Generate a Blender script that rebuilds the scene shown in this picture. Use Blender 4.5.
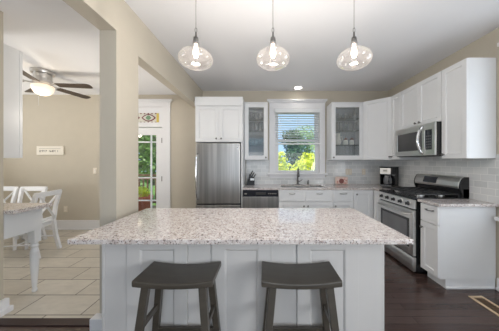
import bpy, bmesh, math, random
from mathutils import Matrix, Vector
random.seed(7)
PI = math.pi
for o in list(bpy.data.objects):
    bpy.data.objects.remove(o)
S = bpy.context.scene
COL = S.collection

# ------------------------------------------------------------------ camera
cam_d = bpy.data.cameras.new('camera'); cam = bpy.data.objects.new('camera', cam_d); COL.objects.link(cam)
cam.location = (0, 0, 1.357); cam.rotation_euler = (PI/2, 0, 0)
cam_d.sensor_width = 36; cam_d.lens = 36*208/499
cam_d.shift_x = -14.5/499; cam_d.shift_y = -3.5/499
cam_d.clip_start = 0.05
S.camera = cam

# ------------------------------------------------------------------ world, sun, right window daylight, added fill lights, exposure
W = bpy.data.worlds.new('sky'); S.world = W; W.use_nodes = True
nt = W.node_tree; bg = nt.nodes['Background']
bg.inputs['Color'].default_value = (0.50, 0.73, 1.0, 1); bg.inputs['Strength'].default_value = .8
def lamp(name, kind, energy, loc, rot=(0, 0, 0), color=(1, 1, 1), **kw):
    d = bpy.data.lights.new(name, kind); d.energy = energy; d.color = color
    for k, v in kw.items(): setattr(d, k, v)
    o = bpy.data.objects.new(name, d); COL.objects.link(o); o.location = loc; o.rotation_euler = rot
    return o
sd = Vector((0.22, 0.62, -0.75))
sun = lamp('sun', 'SUN', 3.2, (0, 0, 12), color=(1, .95, .86), angle=math.radians(1))
sun.rotation_euler = sd.to_track_quat('-Z', 'Y').to_euler()
lamp('rear_fill_light', 'AREA', 42, (0.2, -3.05, 1.3), (PI/2+math.radians(58), 0, 0), (1, .99, .97), shape='RECTANGLE', size=4.2, size_y=2.3)  # added fill behind the camera, tilted up to bounce off the ceiling
lamp('right_window_daylight', 'AREA', 7, (2.60, 1.565, 1.62), (0, PI/2+math.radians(12), 0), (1, 1, 1), shape='RECTANGLE', size=1.6, size_y=0.85)
lamp('side_fill_light', 'AREA', 58, (2.60, -1.3, 1.62), (0, PI/2+math.radians(18), 0), (1, .995, .98), shape='RECTANGLE', size=1.6, size_y=1.7)  # extra fill added from the right, out of view behind the camera
lamp('dining_fill_light', 'AREA', 34, (-5.60, 2.35, 1.2), (0, -PI/2-math.radians(62), 0), (1, .98, .95), shape='RECTANGLE', size=1.4, size_y=.8)  # added out-of-view fill, aimed up to lift the dining ceiling
lamp('sitting_fill_light', 'AREA', 18, (-5.60, -0.2, 1.1), (0, -PI/2-math.radians(50), 0), (1, .98, .95), shape='RECTANGLE', size=1.6, size_y=2.0)  # added fill from the unseen left room, tilted towards the ceiling
vs = S.view_settings
vs.view_transform = 'Standard'; vs.look = 'None'; vs.gamma = 1; vs.use_curve_mapping = False
vs.exposure = 0.60

# ------------------------------------------------------------------ materials
def srgb(r, g, b):
    f = lambda c: (c/255/12.92 if c/255 <= .04045 else ((c/255+.055)/1.055)**2.4)
    return (f(r), f(g), f(b), 1)
def new_mat(name):
    m = bpy.data.materials.new(name); m.use_nodes = True
    t = m.node_tree; return m, t, t.nodes['Principled BSDF']
def N(t, kind, **kw):
    n = t.nodes.new(kind)
    for k, v in kw.items(): setattr(n, k, v)
    return n
def pos(t, scale=(1, 1, 1), loc=(0, 0, 0), obj=True):
    c = N(t, 'ShaderNodeTexCoord'); mp = N(t, 'ShaderNodeMapping')
    t.links.new(c.outputs['Object'], mp.inputs['Vector'])
    mp.inputs['Scale'].default_value = scale; mp.inputs['Location'].default_value = loc
    return mp.outputs['Vector']
def ramp(t, fac, stops, interp='LINEAR'):
    r = N(t, 'ShaderNodeValToRGB'); r.color_ramp.interpolation = interp
    e = r.color_ramp.elements
    while len(e) < len(stops): e.new(.5)
    for i, (p, c) in enumerate(stops): e[i].position = p; e[i].color = c
    t.links.new(fac, r.inputs['Fac']); return r.outputs['Color']
def noise(t, vec, scale, detail=3, rough=.5):
    n = N(t, 'ShaderNodeTexNoise'); n.inputs['Scale'].default_value = scale
    n.inputs['Detail'].default_value = detail; n.inputs['Roughness'].default_value = rough
    t.links.new(vec, n.inputs['Vector']); return n.outputs['Fac']
def bump(t, p, h, strength=.2, dist=.002):
    b = N(t, 'ShaderNodeBump'); b.inputs['Strength'].default_value = strength; b.inputs['Distance'].default_value = dist
    t.links.new(h, b.inputs['Height']); t.links.new(b.outputs['Normal'], p.inputs['Normal'])
def paint(name, c, rough=.5, metal=0., var=.03, scale=6, stretch=(1, 1, 1), spec=.5, bmp=0.):
    m, t, p = new_mat(name)
    a = [max(0, x*(1-var)) for x in c[:3]]+[1]; b = [min(1, x*(1+var)) for x in c[:3]]+[1]
    f = noise(t, pos(t, stretch), scale)
    t.links.new(ramp(t, f, [(.3, a), (.7, b)]), p.inputs['Base Color'])
    p.inputs['Roughness'].default_value = rough; p.inputs['Metallic'].default_value = metal
    p.inputs['Specular IOR Level'].default_value = spec
    if bmp: bump(t, p, f, bmp)
    return m
def emit(name, c, strength):
    m, t, p = new_mat(name)
    f = noise(t, pos(t), 3)
    t.links.new(ramp(t, f, [(0, c), (1, c)]), p.inputs['Emission Color'])
    p.inputs['Base Color'].default_value = c; p.inputs['Emission Strength'].default_value = strength
    return m
def thin_glass(name, tint=(.97, .98, .98, 1), lo=.06, hi=.5, body=0., body_col=(.9, .9, .9, 1), rough=.02):
    m, t, p = new_mat(name); t.nodes.remove(p)
    out = t.nodes['Material Output']
    tr = N(t, 'ShaderNodeBsdfTransparent'); tr.inputs['Color'].default_value = tint
    gl = N(t, 'ShaderNodeBsdfGlossy'); gl.inputs['Roughness'].default_value = rough
    lw = N(t, 'ShaderNodeLayerWeight'); lw.inputs['Blend'].default_value = .35
    mr = N(t, 'ShaderNodeMapRange'); mr.inputs['To Min'].default_value = lo; mr.inputs['To Max'].default_value = hi
    t.links.new(lw.outputs['Facing'], mr.inputs['Value'])
    mx = N(t, 'ShaderNodeMixShader'); t.links.new(mr.outputs['Result'], mx.inputs['Fac'])
    t.links.new(tr.outputs[0], mx.inputs[1]); t.links.new(gl.outputs[0], mx.inputs[2])
    last = mx.outputs[0]
    if body:
        df = N(t, 'ShaderNodeBsdfDiffuse'); df.inputs['Color'].default_value = body_col
        m2 = N(t, 'ShaderNodeMixShader'); m2.inputs['Fac'].default_value = body
        t.links.new(last, m2.inputs[1]); t.links.new(df.outputs[0], m2.inputs[2]); last = m2.outputs[0]
    t.links.new(last, out.inputs['Surface'])
    return m
def granite(name):
    m, t, p = new_mat(name)
    v = pos(t)
    base = ramp(t, noise(t, v, 30, 4, .6), [(.34, srgb(190, 180, 176)), (.5, srgb(208, 201, 198)), (.66, srgb(222, 218, 216))])
    def layer(prev, scale, thr, col, detail=2, off=0):
        f = noise(t, pos(t, loc=(off, off, off)), scale, detail, .55)
        mk = ramp(t, f, [(thr, (0, 0, 0, 1)), (thr+.03, (1, 1, 1, 1))])
        mx = N(t, 'ShaderNodeMix', data_type='RGBA')
        t.links.new(mk, mx.inputs['Factor']); t.links.new(prev, mx.inputs[6]); mx.inputs[7].default_value = col
        return mx.outputs[2]
    c = layer(base, 62, .60, srgb(176, 160, 153), 2, 3)
    c = layer(c, 80, .625, srgb(134, 120, 114), 2, 8)
    c = layer(c, 46, .655, srgb(98, 86, 84), 3, 15)
    c = layer(c, 100, .635, srgb(72, 64, 66), 1, 21)
    t.links.new(c, p.inputs['Base Color']); p.inputs['Roughness'].default_value = .09
    return m
def bricks(name, c1, c2, mortar, w, h, off=.5, msize=.003, axes='XY', shift=(0, 0), rough=.3, bmp=.3, grain=None, spec=.5):
    m, t, p = new_mat(name)
    g = N(t, 'ShaderNodeNewGeometry'); sp = N(t, 'ShaderNodeSeparateXYZ'); cb = N(t, 'ShaderNodeCombineXYZ')
    t.links.new(g.outputs['Position'], sp.inputs[0])
    for k, ax in enumerate(axes):
        ad = N(t, 'ShaderNodeMath', operation='ADD'); ad.inputs[1].default_value = shift[k]
        t.links.new(sp.outputs[ax], ad.inputs[0]); t.links.new(ad.outputs[0], cb.inputs[k])
    b = N(t, 'ShaderNodeTexBrick'); b.offset = off
    t.links.new(cb.outputs[0], b.inputs['Vector'])
    b.inputs['Scale'].default_value = 1; b.inputs['Brick Width'].default_value = w; b.inputs['Row Height'].default_value = h
    b.inputs['Mortar Size'].default_value = msize; b.inputs['Mortar Smooth'].default_value = .2
    b.inputs['Color1'].default_value = c1; b.inputs['Color2'].default_value = c2; b.inputs['Mortar'].default_value = mortar
    col = b.outputs['Color']
    if grain:
        mp = N(t, 'ShaderNodeMapping'); mp.inputs['Scale'].default_value = grain[0]
        t.links.new(cb.outputs[0], mp.inputs['Vector'])
        f = noise(t, mp.outputs[0], grain[1], 4, .6)
        mx = N(t, 'ShaderNodeMix', data_type='RGBA', blend_type='MULTIPLY'); mx.inputs['Factor'].default_value = 1
        t.links.new(col, mx.inputs[6])
        lo = grain[2]; t.links.new(ramp(t, f, [(.3, (lo, lo, lo, 1)), (.7, (1, 1, 1, 1))]), mx.inputs[7]); col = mx.outputs[2]
    t.links.new(col, p.inputs['Base Color']); p.inputs['Roughness'].default_value = rough
    p.inputs['Specular IOR Level'].default_value = spec
    if bmp:
        iv = N(t, 'ShaderNodeMath', operation='SUBTRACT'); iv.inputs[0].default_value = 1
        t.links.new(b.outputs['Fac'], iv.inputs[1]); bump(t, p, iv.outputs[0], bmp, .003)
    return m

M = {}
M['wall'] = paint('beige_wall_paint', srgb(190, 182, 167), .8, var=.015)
M['ceiling'] = paint('white_ceiling_paint', srgb(234, 234, 236), .9, var=.012, scale=1.5)
M['trim'] = paint('white_trim_paint', srgb(226, 226, 228), .4, var=.01)
M['cab'] = paint('white_cabinet_paint', srgb(226, 227, 228), .35, var=.01)
M['island'] = paint('pale_grey_island_paint', srgb(208, 206, 204), .4, var=.012)
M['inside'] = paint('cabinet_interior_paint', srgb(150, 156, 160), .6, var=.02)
M['granite'] = granite('speckled_granite')
M['wood'] = bricks('espresso_floor_planks', srgb(68, 53, 49), srgb(86, 69, 64), srgb(42, 32, 30), 1.3, .083, .37, .0015, 'XY', (0, 0), .22, .15, ((1, 14, 1), 6, .72))
M['tile'] = bricks('beige_floor_tiles', srgb(196, 188, 174), srgb(212, 205, 192), srgb(92, 83, 74), .596, .278, .5, .005, 'XY', (1.63+.596*4, -1.845+.278*11), .3, .2, ((3, 9, 1), 2.0, .84))
M['sub_b'] = bricks('grey_subway_tiles', srgb(204, 206, 206), srgb(219, 220, 220), srgb(234, 234, 232), .152, .076, .5, .0035, 'XZ', (4, -.914), .1, .35)
M['sub_r'] = bricks('grey_subway_tiles_side', srgb(204, 206, 206), srgb(219, 220, 220), srgb(234, 234, 232), .152, .076, .5, .0035, 'YZ', (4, -.914), .1, .35)
M['steel'] = paint('brushed_stainless', (.46, .455, .45, 1), .33, 1., var=.22, scale=3, stretch=(9, 9, .25))
M['steel_l'] = paint('light_stainless', (.72, .71, .69, 1), .32, 1., var=.05, scale=4, stretch=(1, 1, 8))
M['chrome'] = paint('chrome', (.8, .8, .8, 1), .12, 1., var=.02)
M['nickel'] = paint('dark_nickel', (.22, .215, .21, 1), .35, 1., var=.05)
M['nickel_l'] = paint('brushed_nickel', (.62, .61, .6, 1), .3, 1., var=.05)
M['black'] = paint('black_enamel', (.012, .012, .013, 1), .25, var=.1)
M['blackm'] = paint('black_cast_iron', (.03, .03, .031, 1), .38, var=.2)
M['darkglass'] = paint('dark_oven_glass', (.05, .05, .052, 1), .06, var=.1)
M['ovenwin'] = paint('grey_oven_window', (.16, .16, .165, 1), .12, var=.1)
M['knobm'] = paint('dark_burner_knob', (.05, .05, .05, 1), .3, .6, var=.1)
M['dark_ink'] = paint('dark_grey_ink', srgb(82, 82, 84), .6, var=.05)
M['mwwin'] = paint('microwave_window_glass', (.09, .09, .092, 1), .08, var=.15)
M['blush'] = paint('blush_ceramic', srgb(222, 198, 188), .4, var=.1, scale=25)
M['plastic'] = paint('ivory_plastic', srgb(216, 206, 190), .4, var=.01)
M['stool'] = paint('charcoal_stool_paint', srgb(72, 67, 60), .33, var=.12, scale=5, stretch=(1, 6, 6))
M['chair'] = paint('white_chair_paint', srgb(232, 233, 236), .4, var=.01)
M['slat'] = paint('white_blind_slats', srgb(228, 230, 232), .5, var=.01)
M['blade'] = paint('dark_walnut_blades', srgb(62, 50, 42), .4, var=.2, scale=6, stretch=(1, 8, 1))
M['oak'] = paint('pale_oak_vent', srgb(206, 182, 152), .5, var=.08)
M['bronze'] = paint('brown_vent_grille', srgb(96, 76, 58), .5, .2, var=.15)
M['thresh'] = paint('dark_wood_threshold', srgb(50, 32, 28), .55, var=.15, stretch=(1, 10, 10))
M['glass'] = thin_glass('window_glass', lo=.03, hi=.35)
M['cabglass'] = thin_glass('cabinet_glass', (.93, .95, .95, 1), .05, .4, body=.06)
M['shade'] = thin_glass('clear_blown_glass', (.97, .96, .95, 1), .05, .6, body=.018, body_col=(.95, .86, .80, 1))
M['tumbler'] = thin_glass('drinking_glass', (.86, .92, .92, 1), .12, .8, body=.12)
M['tumbler_b'] = thin_glass('pale_blue_glass', (.70, .86, .90, 1), .15, .8, body=.25, body_col=(.55, .75, .8, 1))
M['shelf'] = thin_glass('green_shelf_glass', (.45, .55, .52, 1), .1, .5, body=.25, body_col=(.25, .33, .31, 1))
M['ceramic'] = paint('white_ceramic', srgb(235, 230, 222), .25, var=.02)
M['red'] = paint('terracotta_red', srgb(122, 62, 54), .4, var=.1)
M['filament'] = emit('glowing_bulb', (1, .80, .66, 1), 2.6)
M['fanlight'] = emit('frosted_fan_light', (1, .86, .70, 1), .35)
M['downlight'] = emit('downlight_lens', (1, .95, .86, 1), 5)
M['display'] = paint('black_display', (.02, .022, .03, 1), .15, var=.1)
M['grey_ink'] = paint('grey_ink', srgb(140, 136, 130), .7, var=.05)
M['signw'] = paint('sign_white', srgb(226, 220, 208), .7, var=.02)
M['coffee'] = paint('champagne_steel', (.52, .50, .47, 1), .35, 1., var=.06)
M['leaf_y'] = paint('yellow_green_leaves', srgb(222, 226, 66), .5, var=.3, scale=9)
M['leaf_m'] = paint('mid_green_leaves', srgb(104, 140, 66), .5, var=.4, scale=7)
M['leaf_d'] = paint('dark_green_leaves', srgb(58, 88, 48), .5, var=.4, scale=7)
M['leaf_p'] = paint('pale_green_leaves', srgb(148, 176, 116), .5, var=.3, scale=7)
M['bark'] = paint('brown_bark', srgb(92, 76, 62), .8, var=.2)
M['lawn'] = paint('lawn_grass', srgb(116, 150, 70), .9, var=.2, scale=4)
M['deck'] = paint('brown_deck_boards', srgb(140, 112, 92), .7, var=.15, stretch=(1, 12, 1))
M['rail'] = paint('brown_railing', srgb(110, 76, 58), .6, var=.12)
M['pot'] = paint('terracotta_pot', srgb(214, 116, 84), .7, var=.08)
M['amber'] = paint('amber_glass', srgb(214, 190, 96), .2, var=.05)
M['wine'] = paint('wine_red_glass', srgb(112, 48, 60), .2, var=.05)
M['sage'] = paint('sage_glass', srgb(120, 150, 120), .2, var=.05)
M['opal'] = paint('opal_glass', srgb(216, 214, 204), .2, var=.04)
M['fruit'] = paint('pink_floral_print', srgb(206, 150, 138), .5, var=.15, scale=30)

# ------------------------------------------------------------------ mesh helpers
ORG = {}
class MB:
    def __init__(self, mx=None):
        self.bm = bmesh.new(); self.mx = mx or Matrix()
    def _v(self, p): return self.bm.verts.new(self.mx @ Vector(p))
    def box(self, x0, x1, y0, y1, z0, z1):
        v = [self._v((x, y, z)) for z in (z0, z1) for y in (y0, y1) for x in (x0, x1)]
        for f in ((0, 2, 3, 1), (4, 5, 7, 6), (0, 1, 5, 4), (2, 6, 7, 3), (0, 4, 6, 2), (1, 3, 7, 5)):
            self.bm.faces.new([v[i] for i in f])
        return self
    def hexa(self, pts):
        v = [self._v(p) for p in pts]
        for f in ((0, 2, 3, 1), (4, 5, 7, 6), (0, 1, 5, 4), (2, 6, 7, 3), (0, 4, 6, 2), (1, 3, 7, 5)):
            self.bm.faces.new([v[i] for i in f])
        return self
    def bar(self, a, b, w0, d0, w1=None, d1=None):
        """tapered square bar from a to b, sections kept horizontal"""
        w1 = w1 or w0; d1 = d1 or d0
        pts = []
        for (p, w, d) in ((a, w0, d0), (b, w1, d1)):
            for sy in (-1, 1):
                for sx in (-1, 1): pts.append((p[0]+sx*w/2, p[1]+sy*d/2, p[2]))
        return self.hexa(pts)
    def prism(self, poly, h0, h1, axis='z'):
        def P(u, v, h):
            return {'z': (u, v, h), 'y': (u, h, v), 'x': (h, u, v)}[axis]
        a = [self._v(P(u, v, h0)) for u, v in poly]; b = [self._v(P(u, v, h1)) for u, v in poly]
        n = len(poly)
        self.bm.faces.new(a[::-1]); self.bm.faces.new(b)
        for i in range(n): self.bm.faces.new((a[i], a[(i+1) % n], b[(i+1) % n], b[i]))
        return self
    def lathe(self, prof, c=(0, 0, 0), n=24, mx=None):
        old = self.mx
        if mx is not None: self.mx = self.mx @ mx
        rings = []
        for r, z in prof:
            if r < 1e-6: rings.append([self._v((c[0], c[1], c[2]+z))])
            else: rings.append([self._v((c[0]+r*math.cos(2*PI*k/n), c[1]+r*math.sin(2*PI*k/n), c[2]+z)) for k in range(n)])
        for A, B in zip(rings, rings[1:]):
            for k in range(n):
                k2 = (k+1) % n
                if len(A) == 1 and len(B) == 1: continue
                if len(A) == 1: self.bm.faces.new((A[0], B[k], B[k2]))
                elif len(B) == 1: self.bm.faces.new((A[k], A[k2], B[0]))
                else: self.bm.faces.new((A[k], A[k2], B[k2], B[k]))
        self.mx = old
        return self
    def tube(self, pts, r, n=10, r1=None):
        pts = [Vector(p) for p in pts]; rings = []
        for i, p in enumerate(pts):
            d = (pts[min(i+1, len(pts)-1)]-pts[max(i-1, 0)]).normalized()
            up = Vector((0, 0, 1)) if abs(d.z) < .9 else Vector((0, 1, 0))
            u = d.cross(up).normalized(); w = d.cross(u).normalized()
            rr = r if r1 is None else r+(r1-r)*i/(len(pts)-1)
            rings.append([self._v(p+(u*math.cos(2*PI*k/n)+w*math.sin(2*PI*k/n))*rr) for k in range(n)])
        for A, B in zip(rings, rings[1:]):
            for k in range(n): self.bm.faces.new((A[k], A[(k+1) % n], B[(k+1) % n], B[k]))
        self.bm.faces.new(rings[0][::-1]); self.bm.faces.new(rings[-1])
        return self
    def quad(self, a, b, c, d):
        self.bm.faces.new([self._v(p) for p in (a, b, c, d)]); return self
    def build(self, name, mat, parent=None, bevel=0., smooth=False, recalc=True):
        if recalc: bmesh.ops.recalc_face_normals(self.bm, faces=self.bm.faces)
        if parent is not None:
            off = ORG.get(parent.name, Vector((0, 0, 0)))
            bmesh.ops.translate(self.bm, verts=self.bm.verts, vec=-off)
        me = bpy.data.meshes.new(name); self.bm.to_mesh(me); self.bm.free()
        o = bpy.data.objects.new(name, me); COL.objects.link(o); me.materials.append(M[mat])
        if parent is not None:
            o.parent = parent; ORG[o.name] = ORG.get(parent.name, Vector((0, 0, 0)))
        if smooth:
            for p in me.polygons: p.use_smooth = True
        if bevel:
            b = o.modifiers.new('bevel', 'BEVEL'); b.width = bevel; b.segments = 2; b.limit_method = 'ANGLE'
        return o
def tag(o, label, cat, group=None, kind=None):
    o['label'] = label; o['category'] = cat
    if group: o['group'] = group
    if kind: o['kind'] = kind
    return o
def thing(name, label, cat, org=(0, 0, 0), group=None):
    o = bpy.data.objects.new(name, None); COL.objects.link(o); o.empty_display_size = .1
    o.location = org; ORG[o.name] = Vector(org)
    return tag(o, label, cat, group)
def struct(o, label=None, cat=None):
    o['kind'] = 'structure'
    if label: o['label'] = label
    if cat: o['category'] = cat
    return o
def sthing(name, label, cat, org=(0, 0, 0)):
    o = thing(name, label, cat, org); o['kind'] = 'structure'; return o
def copy_tree(o, parent=None):
    c = o.copy(); COL.objects.link(c)
    if parent is not None: c.parent = parent
    for ch in list(o.children): copy_tree(ch, c)
    return c
T = Matrix.Translation
def back_m(x, y, z): return T((x, y, z))
def right_m(x, y, z): return T((x, y, z)) @ Matrix.Rotation(-PI/2, 4, 'Z')
def rot_m(x, y, z, a): return T((x, y, z)) @ Matrix.Rotation(a, 4, 'Z')

CEIL = 2.785
CD = 2.71
XR, YB = 2.49, 4.185
XD = -1.235
# ------------------------------------------------------------------ structure
struct(MB().box(-1.30, 2.62, -3.3, 4.33, -.12, 0).box(-5.75, -1.30, -3.3, 1.77, -.12, 0).build('floor', 'wood'), 'dark espresso hardwood plank floor of the kitchen', 'floor')
struct(MB().box(-5.75, -1.30, 1.77, 4.33, -.12, 0).build('floor_dining', 'tile'), 'beige stone tile floor of the dining area', 'floor')
struct(MB().box(-2.30, -1.39, 1.715, 1.795, 0, .012).build('trim_1', 'thresh', bevel=.004), 'dark wood threshold strip between plank and tile floors', 'threshold')
struct(MB().box(-5.75, 2.62, -3.3, 4.33, CEIL, CEIL+.2).build('ceiling', 'ceiling'), 'white painted ceiling', 'ceiling')
struct(MB().box(-5.62, XD-.10, -3.17, YB, CD, CEIL).build('ceiling_dining', 'ceiling'), 'white painted ceiling of the dining area and hall', 'ceiling')
# back wall: window .22-1.11 x 1.136-2.42, door -2.95..-2.03 x 0-2.44
wb = MB()
wb.box(-5.75, -2.97, YB, YB+.14, 0, CEIL); wb.box(-2.97, -2.01, YB, YB+.14, 2.46, CEIL)
wb.box(-2.01, .22, YB, YB+.14, 0, CEIL); wb.box(.22, 1.11, YB, YB+.14, 0, 1.136); wb.box(.22, 1.11, YB, YB+.14, 2.42, CEIL)
wb.box(1.11, 2.62, YB, YB+.14, 0, CEIL)
struct(wb.build('wall_back', 'wall'), 'beige back wall', 'wall')
wr = MB()
wr.box(XR, XR+.13, 2.03, YB, 0, CEIL); wr.box(XR, XR+.13, -3.3, -2.2, 0, CEIL); wr.box(XR, XR+.13, -.4, 1.10, 0, CEIL)
wr.box(XR, XR+.13, -2.2, -.4, 0, .79); wr.box(XR, XR+.13, -2.2, -.4, 2.45, CEIL)
wr.box(XR, XR+.13, 1.10, 2.03, 0, .79); wr.box(XR, XR+.13, 1.10, 2.03, 2.45, CEIL)
struct(wr.build('wall_right', 'wall'), 'beige right wall behind the range', 'wall')
wl = MB().box(-5.75, -5.62, -3.3, -1.1, 0, CEIL).box(-5.75, -5.62, 1.1, 1.9, 0, CEIL).box(-5.75, -5.62, 3.0, YB, 0, CEIL)
wl.box(-5.75, -5.62, -1.1, 1.1, 0, .65).box(-5.75, -5.62, -1.1, 1.1, 2.35, CEIL).box(-5.75, -5.62, 1.9, 3.0, 0, .65).box(-5.75, -5.62, 1.9, 3.0, 2.35, CEIL)
struct(wl.build('wall_left', 'wall'), 'beige left wall', 'wall')
wq = MB().box(-5.62, -2.0, -3.3, -3.17, 0, CEIL).box(2.4, 2.49, -3.3, -3.17, 0, CEIL).box(-2.0, 2.4, -3.3, -3.17, 0, .3).box(-2.0, 2.4, -3.3, -3.17, 2.65, CEIL)
struct(wq.build('wall_rear', 'wall'), 'beige rear wall behind the camera', 'wall')
wd = MB()
wd.box(XD-.14, XD, 1.74, 2.045, 0, CEIL)                    # post
wd.box(XD-.115, XD, 2.045, YB, 2.40, CEIL)                  # beam to back wall
wd.box(XD-.14, XD, -.9, 1.74, 2.46, CEIL)                   # header over the near opening
wd.box(XD-.14, XD, -3.17, -.9, 0, CEIL)
struct(wd.build('wall_divider', 'wall'), 'beige wall post and ceiling beam left of the island', 'wall')
ws = MB().box(-5.62, -2.355, 1.76, 1.88, 0, CEIL)
struct(ws.build('wall_stub', 'wall'), 'beige wall end at the left edge', 'wall')
# baseboards
def baseboard(name, segs, label):
    mb = MB()
    for (x0, x1, y0, y1, h) in segs: mb.box(x0, x1, y0, y1, 0, h)
    return struct(mb.build(name, 'trim', bevel=.006), label, 'baseboard')
baseboard('baseboard_back', [(-5.62, -3.08, YB-.02, YB, .19), (-5.62, -3.08, YB-.035, YB, .03), (-1.89, -1.23, YB-.02, YB, .19)], 'white baseboard along the back wall')
baseboard('baseboard_divider', [(-1.40, -1.215, 1.665, 1.74, .096), (-1.235, -1.215, 1.74, 2.06, .14)], 'white baseboard at the foot of the wall post')
baseboard('baseboard_stub', [(-2.355, -2.315, 1.74, 1.895, .125), (-2.355, -2.295, 1.72, 1.91, .05), (-5.6, -2.315, 1.735, 1.76, .125)], 'white baseboard at the foot of the left wall end')
baseboard('baseboard_right', [(XR-.02, XR, -3.1, 2.21, .13), (XR-.035, XR, -3.1, 2.21, .03)], 'white baseboard along the right wall')
# backsplash
struct(MB().box(-.36, .10, YB-.008, YB, .914, 1.40).box(.10, 1.25, YB-.008, YB, .914, 1.06).box(1.25, XR-.001, YB-.008, YB, .914, 1.40).build('wall_backsplash_back', 'sub_b'), 'grey subway tile backsplash on the back wall', 'backsplash')
struct(MB().box(XR-.008, XR, 2.17, YB-.009, .914, 1.44).build('wall_backsplash_right', 'sub_r'), 'grey subway tile backsplash behind the range', 'backsplash')

# sink window
w1 = sthing('window_1', 'white framed double-hung window above the sink', 'window', (.665, YB, 1.136))
c = MB()
for x0, x1 in ((.105, .22), (1.11, 1.225)): c.box(x0, x1, YB-.022, YB, 1.10, 2.42)
c.box(.105, 1.225, YB-.022, YB, 2.42, 2.545); c.box(.09, 1.24, YB-.035, YB, 2.545, 2.575); c.box(.062, 1.264, YB-.055, YB, 2.575, 2.61)
c.build('casing', 'trim', w1, bevel=.004)
MB().box(.07, 1.26, YB-.075, YB+.05, 1.10, 1.136).build('window_sill', 'trim', w1, bevel=.006)
MB().box(.105, 1.225, YB-.02, YB, 1.03, 1.10).build('apron', 'trim', w1, bevel=.004)
f = MB()
f.box(.22, .25, YB+.02, YB+.12, 1.136, 2.42).box(1.08, 1.11, YB+.02, YB+.12, 1.136, 2.42).box(.25, 1.08, YB+.02, YB+.12, 2.39, 2.42)
f.build('jamb', 'trim', w1)
def sash(z0, z1, y, nm):
    s = MB().box(.25, .292, y, y+.03, z0, z1).box(1.038, 1.08, y, y+.03, z0, z1).box(.292, 1.038, y, y+.03, z0, z0+.05).box(.292, 1.038, y, y+.03, z1-.04, z1)
    so = s.build(nm, 'trim', w1)
    MB().box(.29, 1.04, y+.012, y+.016, z0+.04, z1-.03).build('pane', 'glass', so)
sash(1.136, 1.80, YB+.035, 'sash'); sash(1.765, 2.39, YB+.07, 'sash')
# blind
bl = thing('window_blind', 'white slatted blind lowered halfway in the sink window', 'blind', (.665, YB+.01, 2.33))
MB().box(.215, 1.115, YB-.075, YB-.024, 2.335, 2.405).build('headrail', 'slat', bl, bevel=.004)
s = MB()
for k in range(13):
    z = 2.318-k*.0465
    s.mx = T((.665, YB-.02, z)) @ Matrix.Rotation(math.radians(-8), 4, 'X')
    s.box(-.435, .435, -.024, .024, -.0014, .0014)
s.build('slats', 'slat', bl)
MB().box(.22, 1.11, YB-.048, YB+.006, 1.705, 1.733).build('bottom_rail', 'slat', bl, bevel=.003)
cd = MB()
for x in (.33, .665, 1.0): MB().box(x-.002, x+.002, YB-.047, YB-.044, 1.72, 2.34).build('ladder_cord', 'slat', bl)

# right-hand window (mostly outside the frame)
w2 = sthing('window_2', 'white window casing at the right edge', 'window', (XR, 1.565, .79))
c = MB()
for y0, y1 in ((2.03, 2.145), (.985, 1.10)): c.box(XR-.022, XR, y0, y1, .77, 2.45)
c.box(XR-.022, XR, .985, 2.145, 2.45, 2.56); c.box(XR-.055, XR, .96, 2.175, 2.56, 2.60)
c.build('casing', 'trim', w2, bevel=.004)
MB().box(XR-.075, XR+.05, .95, 2.185, .745, .785).build('window_sill', 'trim', w2, bevel=.006)
MB().box(XR-.02, XR, .985, 2.145, .665, .745).build('apron', 'trim', w2, bevel=.004)
s = MB()
for y0, y1 in ((1.10, 1.15), (1.98, 2.03)): s.box(XR+.03, XR+.06, y0, y1, .79, 2.45)
for z0, z1 in ((.79, .85), (1.58, 1.63), (2.40, 2.45)): s.box(XR+.03, XR+.06, 1.15, 1.98, z0, z1)
so = s.build('sash', 'trim', w2)
MB().box(XR+.043, XR+.047, 1.14, 1.99, .84, 2.41).build('pane', 'glass', so)

# french door with stained transom
d1 = sthing('door_1', 'white glazed back door with stained glass transom', 'door', (-2.49, YB, 0))
c = MB().box(-2.01, -1.88, YB-.024, YB, 0, 2.46).box(-3.10, -2.97, YB-.024, YB, 0, 2.46).box(-3.10, -1.88, YB-.024, YB, 2.46, 2.55).box(-3.12, -1.86, YB-.04, YB, 2.55, 2.58).box(-3.14, -1.84, YB-.06, YB, 2.58, 2.61)
c.build('casing', 'trim', d1, bevel=.004)
MB().box(-2.05, -2.01, YB-.01, YB+.12, 0, 2.46).box(-2.97, -2.93, YB-.01, YB+.12, 0, 2.46).box(-2.93, -2.05, YB-.01, YB+.12, 2.06, 2.12).build('jamb', 'trim', d1)
lf = MB().box(-2.17, -2.05, YB+.0, YB+.045, .01, 2.05).box(-2.93, -2.81, YB, YB+.045, .01, 2.05).box(-2.81, -2.17, YB, YB+.045, .01, .32).box(-2.81, -2.17, YB, YB+.045, 1.90, 2.05)
lf = lf.build('door_leaf', 'trim', d1, bevel=.003)
m_ = MB()
for x in (-2.277, -2.703): m_.box(x-.012, x+.012, YB+.008, YB+.037, .32, 1.90)
for z in (.58, 1.04, 1.76): m_.box(-2.81, -2.17, YB+.008, YB+.037, z-.012, z+.012)
m_.build('muntins', 'trim', lf)
MB().box(-2.82, -2.16, YB+.02, YB+.024, .31, 1.91).build('pane', 'glass', lf)
for z in (.35, 1.02, 1.79): MB().box(-2.057, -2.043, YB-.014, YB+.002, z-.05, z+.05).build('hinge', 'nickel', d1)
tr = MB().box(-2.93, -2.87, YB, YB+.045, 2.12, 2.46).box(-2.11, -2.05, YB, YB+.045, 2.12, 2.46).box(-2.87, -2.11, YB, YB+.045, 2.12, 2.155).box(-2.87, -2.11, YB, YB+.045, 2.345, 2.46)
tr = tr.build('transom', 'trim', d1, bevel=.003)
MB().box(-2.87, -2.11, YB+.020, YB+.026, 2.155, 2.345).build('stained_glass', 'opal', tr)
g = MB()
for k, xc in enumerate((-2.80, -2.31)):
    pass
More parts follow.
